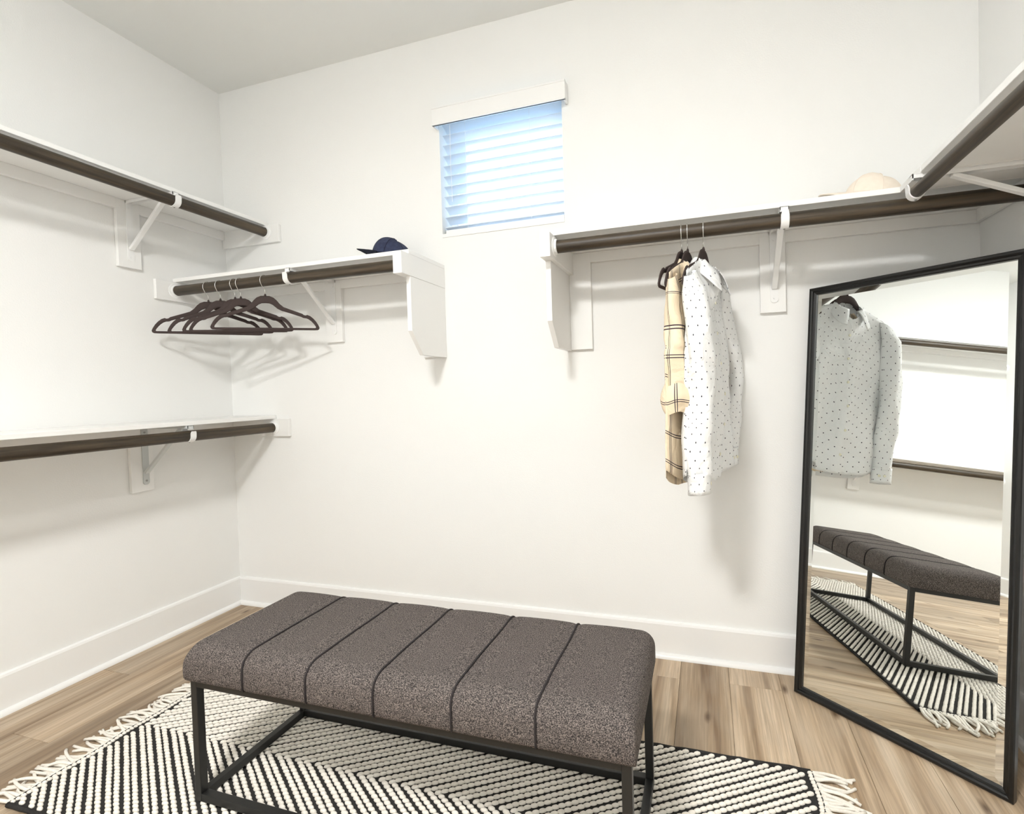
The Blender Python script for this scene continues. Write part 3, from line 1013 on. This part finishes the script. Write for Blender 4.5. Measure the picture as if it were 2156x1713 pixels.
def shirt(name, label, x, ang, mat, hem_z, shift, near_sleeve, far_sleeve, body_half, thick, seed, front_sign, slip=0.0, rolled=False, fold=1.0):
    """shirt hung on a hanger at x; ang = degrees the hanger is turned from across the rod.
    local axes: U along the shoulders (near the camera is negative), Wn = front normal"""
    rs = random.Random(seed)
    a = math.radians(ang)
    U = Vector((math.sin(a), math.cos(a), 0))
    Wn = Vector((math.cos(a), -math.sin(a), 0)) * front_sign
    O = Vector((x, -RD, 0)) + Wn * shift
    root = thing(name, label, 'shirt', (x, -RD, hem_z))
    zsh, znk = 1.468, 1.528         # shoulder tip and neck point heights
    hw = body_half
    ph = [rs.uniform(0, 6) for _ in range(8)]
    PT = lambda u, w_, z: O + U * (u + slip) + Wn * w_ + Vector((0, 0, z))
    def top(u):
        k = max(0.0, (abs(u) - 0.062) / (0.205 - 0.062))
        return znk - (znk - zsh) * min(1.25, k) ** 1.15
    def folds(u, v, back):
        g = 0.25 + 0.75 * smooth01(0.05, 0.6, v)
        f_ = 0.006 * math.sin(24 * u + ph[0] + 2 * v) + 0.005 * math.sin(47 * u + ph[1] - 3 * v) + 0.0035 * math.sin(13 * u + 9 * v + ph[2])
        f_ += 0.002 * math.sin(31 * v + 20 * u + ph[3])
        return f_ * g * fold
    def body(back):
        def fn(s_, v):
            s1 = 2 * s_ - 1
            half = 0.200 + (hw - 0.200) * smooth01(0.12, 0.42, v) - 0.012 * smooth01(0.0, 0.12, v) * (1 - smooth01(0.2, 0.5, v)) + 0.012 * math.sin(5 * v + ph[4]) * smooth01(0.4, 0.9, v)
            u = s1 * half
            zt = top(u)
            if not back:
                zt -= 0.070 * max(0.0, 1 - (abs(u) / 0.062) ** 1.6) if abs(u) < 0.062 else 0.0
            # curved shirt-tail hem
            zh = hem_z + 0.060 * abs(s1) ** 2.6 + (0.0 if not back else -0.018)
            z = zt + (zh - zt) * v
            th = thick * (0.16 + 0.84 * smooth01(0.0, 0.35, v)) * max(0.0, 1 - abs(s1) ** 2.6) ** 0.6
            nk = max(0.0, 1 - (abs(u) / 0.075) ** 2)
            th = th + 0.036 * nk * (1 - smooth01(0.02, 0.16, v))
            w_ = th + folds(u, v, back) * (1 - abs(s1) ** 4)
            if back:
                w_ = -th * 0.9 + folds(u + 0.3, v, back) * (1 - abs(s1) ** 4)
            return PT(u, w_, z)
        return fn
    L_ = znk - hem_z
    mb = MB()
    nu, nv = 44, 48
    mb.grid(body(False), nu, nv, uvf=lambda s_, v: (s_ * 2 * hw, -v * L_))
    mb.grid(body(True), nu, nv, uvf=lambda s_, v: (3 + s_ * 2 * hw, -v * L_))
    bo = obj('shirt_body', mb, mat, root, smooth=True)
    so = bo.modifiers.new('cloth', 'SOLIDIFY')
    so.thickness = 0.0012
    fb = body(False)
    # placket strip with buttons down the front
    pw = 0.0165
    def plk(s_, v):
        vv = 0.055 + v * 0.94
        c = fb(0.5 + (s_ - 0.5) * 2 * pw / (2 * hw), vv)
        return c + Wn * (0.0022 if 0.01 < s_ < 0.99 else 0.0004)
    mb = MB().grid(plk, 4, 40, uvf=lambda s_, v: (s_ * 0.033 + 0.01, -v * L_ + 0.013))
    pk = obj('placket', mb, mat, root, smooth=True)
    for k in range(6):
        c = plk(0.5, 0.05 + k * 0.165) + Wn * 0.0006
        b_ = MB().tube([c, c + Wn * 0.0022], [0.0058, 0.0052], 12)
        obj('button', b_, 'button', pk, smooth=False)
    # chest pocket
    def pkt(s_, v):
        uu = 0.075 + s_ * 0.105
        half = hw
        z_ = 0.25 + v * 0.17 + (0.02 * (1 - abs(2 * s_ - 1)) if v > 0.99 else 0)
        return fb(0.5 + uu / (2 * half), z_) + Wn * 0.0016
    mb = MB().grid(pkt, 8, 8, uvf=lambda s_, v: (s_ * 0.105 + 0.3, -v * 0.125))
    obj('chest_pocket', mb, mat, root, smooth=True)
    # collar: stand ring plus folded leaf
    def ring(an, r_out, z, drop):
        # an = 0 at the back, +-pi at the front opening
        cu, cw = math.sin(an), -math.cos(an)
        u = (0.062 + r_out) * cu
        w_ = (0.040 + r_out) * cw + 0.004
        fz = -0.052 * (0.5 - 0.5 * math.cos(an)) ** 1.5
        return PT(u, w_, z + fz - drop)
    A0 = 0.90 * PI
    mb = MB().grid(lambda s_, v: ring((2 * s_ - 1) * A0, 0.001 - 0.003 * v, znk - 0.012 + 0.034 * v, 0), 36, 4, uvf=lambda s_, v: (s_ * 0.36, v * 0.034))
    co = obj('collar_stand', mb, mat, root, smooth=True)
    def leaf(s_, v):
        an = (2 * s_ - 1) * A0
        fr_ = smooth01(0.45, 1.0, abs(2 * s_ - 1))
        length = 0.048 + 0.038 * fr_
        p_ = ring(an, -0.002 + 0.010 * math.sin(min(v * 2, 1) * PI / 2) + 0.010 * v, znk + 0.022, length * v * 0.95)
        if v > 0:
            p_ += U * (0.022 * fr_ * v * (1 if s_ > 0.5 else -1)) + Wn * (0.010 * fr_ * v)
        return p_
    mb = MB().grid(leaf, 36, 8, uvf=lambda s_, v: (s_ * 0.38 + 0.017, -v * 0.06))
    cl = obj('collar', mb, mat, root, smooth=True)
    so = cl.modifiers.new('cloth', 'SOLIDIFY')
    so.thickness = 0.0018
    if not rolled:
        mb = MB().grid(lambda s_, v: PT(-0.02 + 0.04 * s_, -0.0345, znk - 0.004 - 0.018 * v), 2, 1)
        lb = obj('neck_label', mb, 'label', root)
        mb = MB().tube([PT(-0.013 + 0.026 * k / 12, -0.0335, znk - 0.012 + 0.003 * math.sin(k * 1.9)) for k in range(13)], 0.0008, 5)
        obj('label_stitching', mb, 'ink', lb)
    # sleeves
    for sd_, keys in ((-1, near_sleeve), (1, far_sleeve)):
        # keys: list of (t, u, w, z, ru, rw)
        ps = [rs.uniform(0, 6) for _ in range(5)]
        def ev(t_):
            for i in range(len(keys) - 1):
                k0, k1 = keys[i], keys[i + 1]
                if t_ <= k1[0] or i == len(keys) - 2:
                    f_ = (t_ - k0[0]) / (k1[0] - k0[0])
                    f_ = f_ * f_ * (3 - 2 * f_) * 0.6 + f_ * 0.4
                    return [k0[j] + (k1[j] - k0[j]) * f_ for j in range(1, 6)]
        Ls = keys[0][3] - keys[-1][3]
        def slv(s_, t_):
            u, w_, z, ru, rw = ev(t_)
            an = 2 * PI * s_
            wr = 1 + 0.10 * math.sin(3 * an + ps[0] + 8 * t_) * smooth01(0.05, 0.3, t_) + 0.06 * math.sin(2 * an - 15 * t_ + ps[1]) + 0.05 * math.sin(an + 33 * t_ + ps[2]) * smooth01(0.15, 0.4, t_)
            cc, ss = math.cos(an), math.sin(an)
            zz = z
            if t_ < 0.12:      # slanted armhole
                zz = z + (-sd_ * cc) * ru * 0.45 * (1 - t_ / 0.12)
            return PT(u + ru * cc * wr, w_ + rw * ss * wr, zz)
        per = 2 * PI * 0.055
        mb = MB().grid(slv, 30, 44, wrap=True, uvf=lambda s_, t_: (s_ * per + 6, -t_ * Ls))
        sl_ = obj('sleeve', mb, mat, root, smooth=True)
        u, w_, z, ru, rw = ev(1.0)
        if rolled:
            def cf(s_, v):
                an = 2 * PI * s_
                bul = math.sin(PI * v)
                r_ = 1.10 + 0.38 * bul + 0.07 * math.sin(2 * an + 5 * v + ps[3]) + 0.05 * math.sin(5 * an + ps[4])
                return PT(u + ru * r_ * math.cos(an), w_ + rw * r_ * math.sin(an) * 1.1, z + 0.052 - 0.088 * v + 0.008 * math.sin(an + ps[3]) + 0.006 * math.sin(3 * an))
            mb = MB().grid(cf, 30, 14, wrap=True, uvf=lambda s_, v: (s_ * per + 6.03, -v * 0.12 + 0.02))
            mb.grid(lambda s_, v: (cf(s_, 1.0) - (cf(s_, 1.0) - PT(u, w_, z - 0.01)) * (0.35 * v)) + Vector((0, 0, 0.03 * v)), 30, 3, wrap=True, uvf=lambda s_, v: (s_ * per, v * 0.03))
            obj('rolled_cuff', mb, mat, sl_, smooth=True)
        else:
            def cf(s_, v):
                an = 2 * PI * s_
                r_ = 1.03 + 0.05 * math.sin(2 * an + ps[3])
                return PT(u + ru * r_ * math.cos(an), w_ + rw * r_ * math.sin(an), z + 0.006 - 0.066 * v + 0.004 * math.sin(an))
            mb = MB().grid(cf, 30, 5, wrap=True, uvf=lambda s_, v: (s_ * per + 6.02, -v * 0.066 + 0.01))
            ck = obj('cuff', mb, mat, sl_, smooth=True)
            ck.modifiers.new('cloth', 'SOLIDIFY').thickness = 0.0016
            for s_ in (0.115, 0.20):
                c = cf(s_ if sd_ < 0 else 0.5 - s_, 0.55)
                cn = cf(s_ if sd_ < 0 else 0.5 - s_, 0.55) - PT(u, w_, z + 0.006 - 0.066 * 0.55)
                cn.z = 0
                cn.normalize()
                obj('cuff_button', MB().tube([c + cn * 0.0005, c + cn * 0.003], [0.0058, 0.005], 12), 'button', ck)
    return root

hg1, zb1 = hanger('bare brown velvet hanger tucked behind the plaid shirt', 2.385, 90 - 17)
hg2, zb2 = hanger('brown velvet hanger carrying the plaid shirt', 2.405, 90 - 17)
hg3, zb3 = hanger('brown velvet hanger carrying the dotted white shirt', 2.457, 90 - 17)
near = [(0, -0.192, 0.010, 1.462, 0.034, 0.016), (0.10, -0.205, 0.026, 1.40, 0.042, 0.034), (0.45, -0.205, 0.042, 1.18, 0.042, 0.042), (0.75, -0.203, 0.036, 1.00, 0.040, 0.040), (1.0, -0.205, 0.028, 0.842, 0.037, 0.034)]
far = [(0, 0.192, 0.010, 1.462, 0.034, 0.016), (0.12, 0.205, 0.006, 1.39, 0.040, 0.026), (0.25, 0.228, 0.008, 1.30, 0.038, 0.030), (0.47, 0.302, 0.016, 1.155, 0.040, 0.036), (0.62, 0.266, 0.014, 1.04, 0.040, 0.032), (1.0, 0.232, 0.010, 0.87, 0.036, 0.026)]
shirt('dotted_shirt', 'white long sleeved shirt with small dark dots hanging by the mirror', 2.457, 17, 'dots', 0.800, 0.006, near, far, 0.228, 0.034, 3, 1, fold=1.5)
near = [(0, -0.180, 0.002, 1.462, 0.032, 0.014), (0.14, -0.195, 0.012, 1.40, 0.040, 0.024), (0.6, -0.205, 0.018, 1.23, 0.042, 0.030), (1.0, -0.200, 0.018, 1.075, 0.040, 0.030)]
far = [(0, 0.180, 0.002, 1.462, 0.032, 0.014), (0.14, 0.200, 0.008, 1.40, 0.042, 0.022), (0.6, 0.21, 0.010, 1.24, 0.042, 0.024), (1.0, 0.205, 0.010, 1.08, 0.040, 0.024)]
shirt('plaid_shirt', 'cream flannel shirt with dark windowpane lines and rolled sleeves', 2.405, 17, 'plaid', 0.800, 0.004, near, far, 0.252, 0.018, 11, 1, slip=0.006, rolled=True, fold=0.6)

# ------------------------------------------------------------------ caps
def cap(name, label, cx, cy, z0, mat, brim_mat, tilt, rot, rx=0.086, ry=0.078, hz=0.080, seed=1):
    """ball cap whose brim points to local -x"""
    rs = random.Random(seed)
    root = thing(name, label, 'cap', (cx, cy, z0))
    R3 = Matrix.Rotation(rot, 4, 'Z') @ Matrix.Rotation(tilt, 4, 'Y')
    Tm = Matrix.Translation((cx, cy, z0)) @ R3
    ps = [rs.uniform(0, 6) for _ in range(4)]
    def dome(u, v, grow=0.0):
        an = 2 * PI * u
        ph_ = v * PI / 2
        rr_ = math.cos(ph_) ** 0.80
        slump = 0.93 if math.cos(an) > 0 else 1.0
        x_ = (rx + grow) * rr_ * math.cos(an) * (1 + 0.03 * math.sin(3 * an + ps[0]) * math.sin(ph_))
        y_ = (ry + grow) * rr_ * math.sin(an)
        z_ = (hz * slump + grow) * math.sin(ph_) ** 0.92 + 0.004 * math.sin(4 * an + ps[1]) * math.sin(2 * ph_) - 0.018 * max(0, math.cos(an)) * math.sin(ph_) * rr_
        return Tm @ Vector((x_, y_, z_))
    mb = MB().grid(dome, 48, 18, wrap=True)
    cr_ = obj('crown', mb, mat, root, smooth=True)
    for k in range(6):
        mb = MB().tube([dome(k / 6 + 1 / 12, j / 14 * 0.98, 0.0004) for j in range(15)], 0.0009, 6)
        obj('panel_seam', mb, brim_mat, cr_, smooth=True)
    c = dome(0, 1.0)
    mb = MB().tube([c - (Tm.to_3x3() @ Vector((0, 0, 0.002))), c + (Tm.to_3x3() @ Vector((0, 0, 0.003))), c + (Tm.to_3x3() @ Vector((0, 0, 0.005)))], [0.007, 0.0065, 0.003], 12)
    obj('top_button', mb, mat, root, smooth=True)
    def brim(u, v):
        an = PI + (u - 0.5) * 2.3
        bx_, by_ = rx * math.cos(an), ry * math.sin(an)
        ln_ = 0.082 * math.cos((u - 0.5) * 2.75) ** 0.6 if abs(u - 0.5) < 0.499 else 0.004
        x_ = bx_ - ln_ * v
        y_ = by_ * (1 - 0.05 * v)
        z_ = 0.010 - 0.030 * (y_ / ry) ** 2 * (0.3 + 0.7 * v) - 0.006 * v * v
        return Tm @ Vector((x_, y_, z_))
    mb = MB().grid(brim, 28, 8)
    b_ = obj('brim', mb, brim_mat, root, smooth=True)
    b_.modifiers.new('thick', 'SOLIDIFY').thickness = 0.003
    return root
ZT = ZB + BT
cap('baseball_cap', 'faded navy baseball cap resting on the corner shelf', 1.130, -0.145, ZT + 0.022, 'navy', 'navy_brim', 0.26, 0.15, seed=2)
cap('baseball_cap', 'pale cream baseball cap resting on the shelf near the mirror', 3.000, -0.15, ZT + 0.016, 'cream_cap', 'cream_cap', 0.16, 0.1, seed=5)
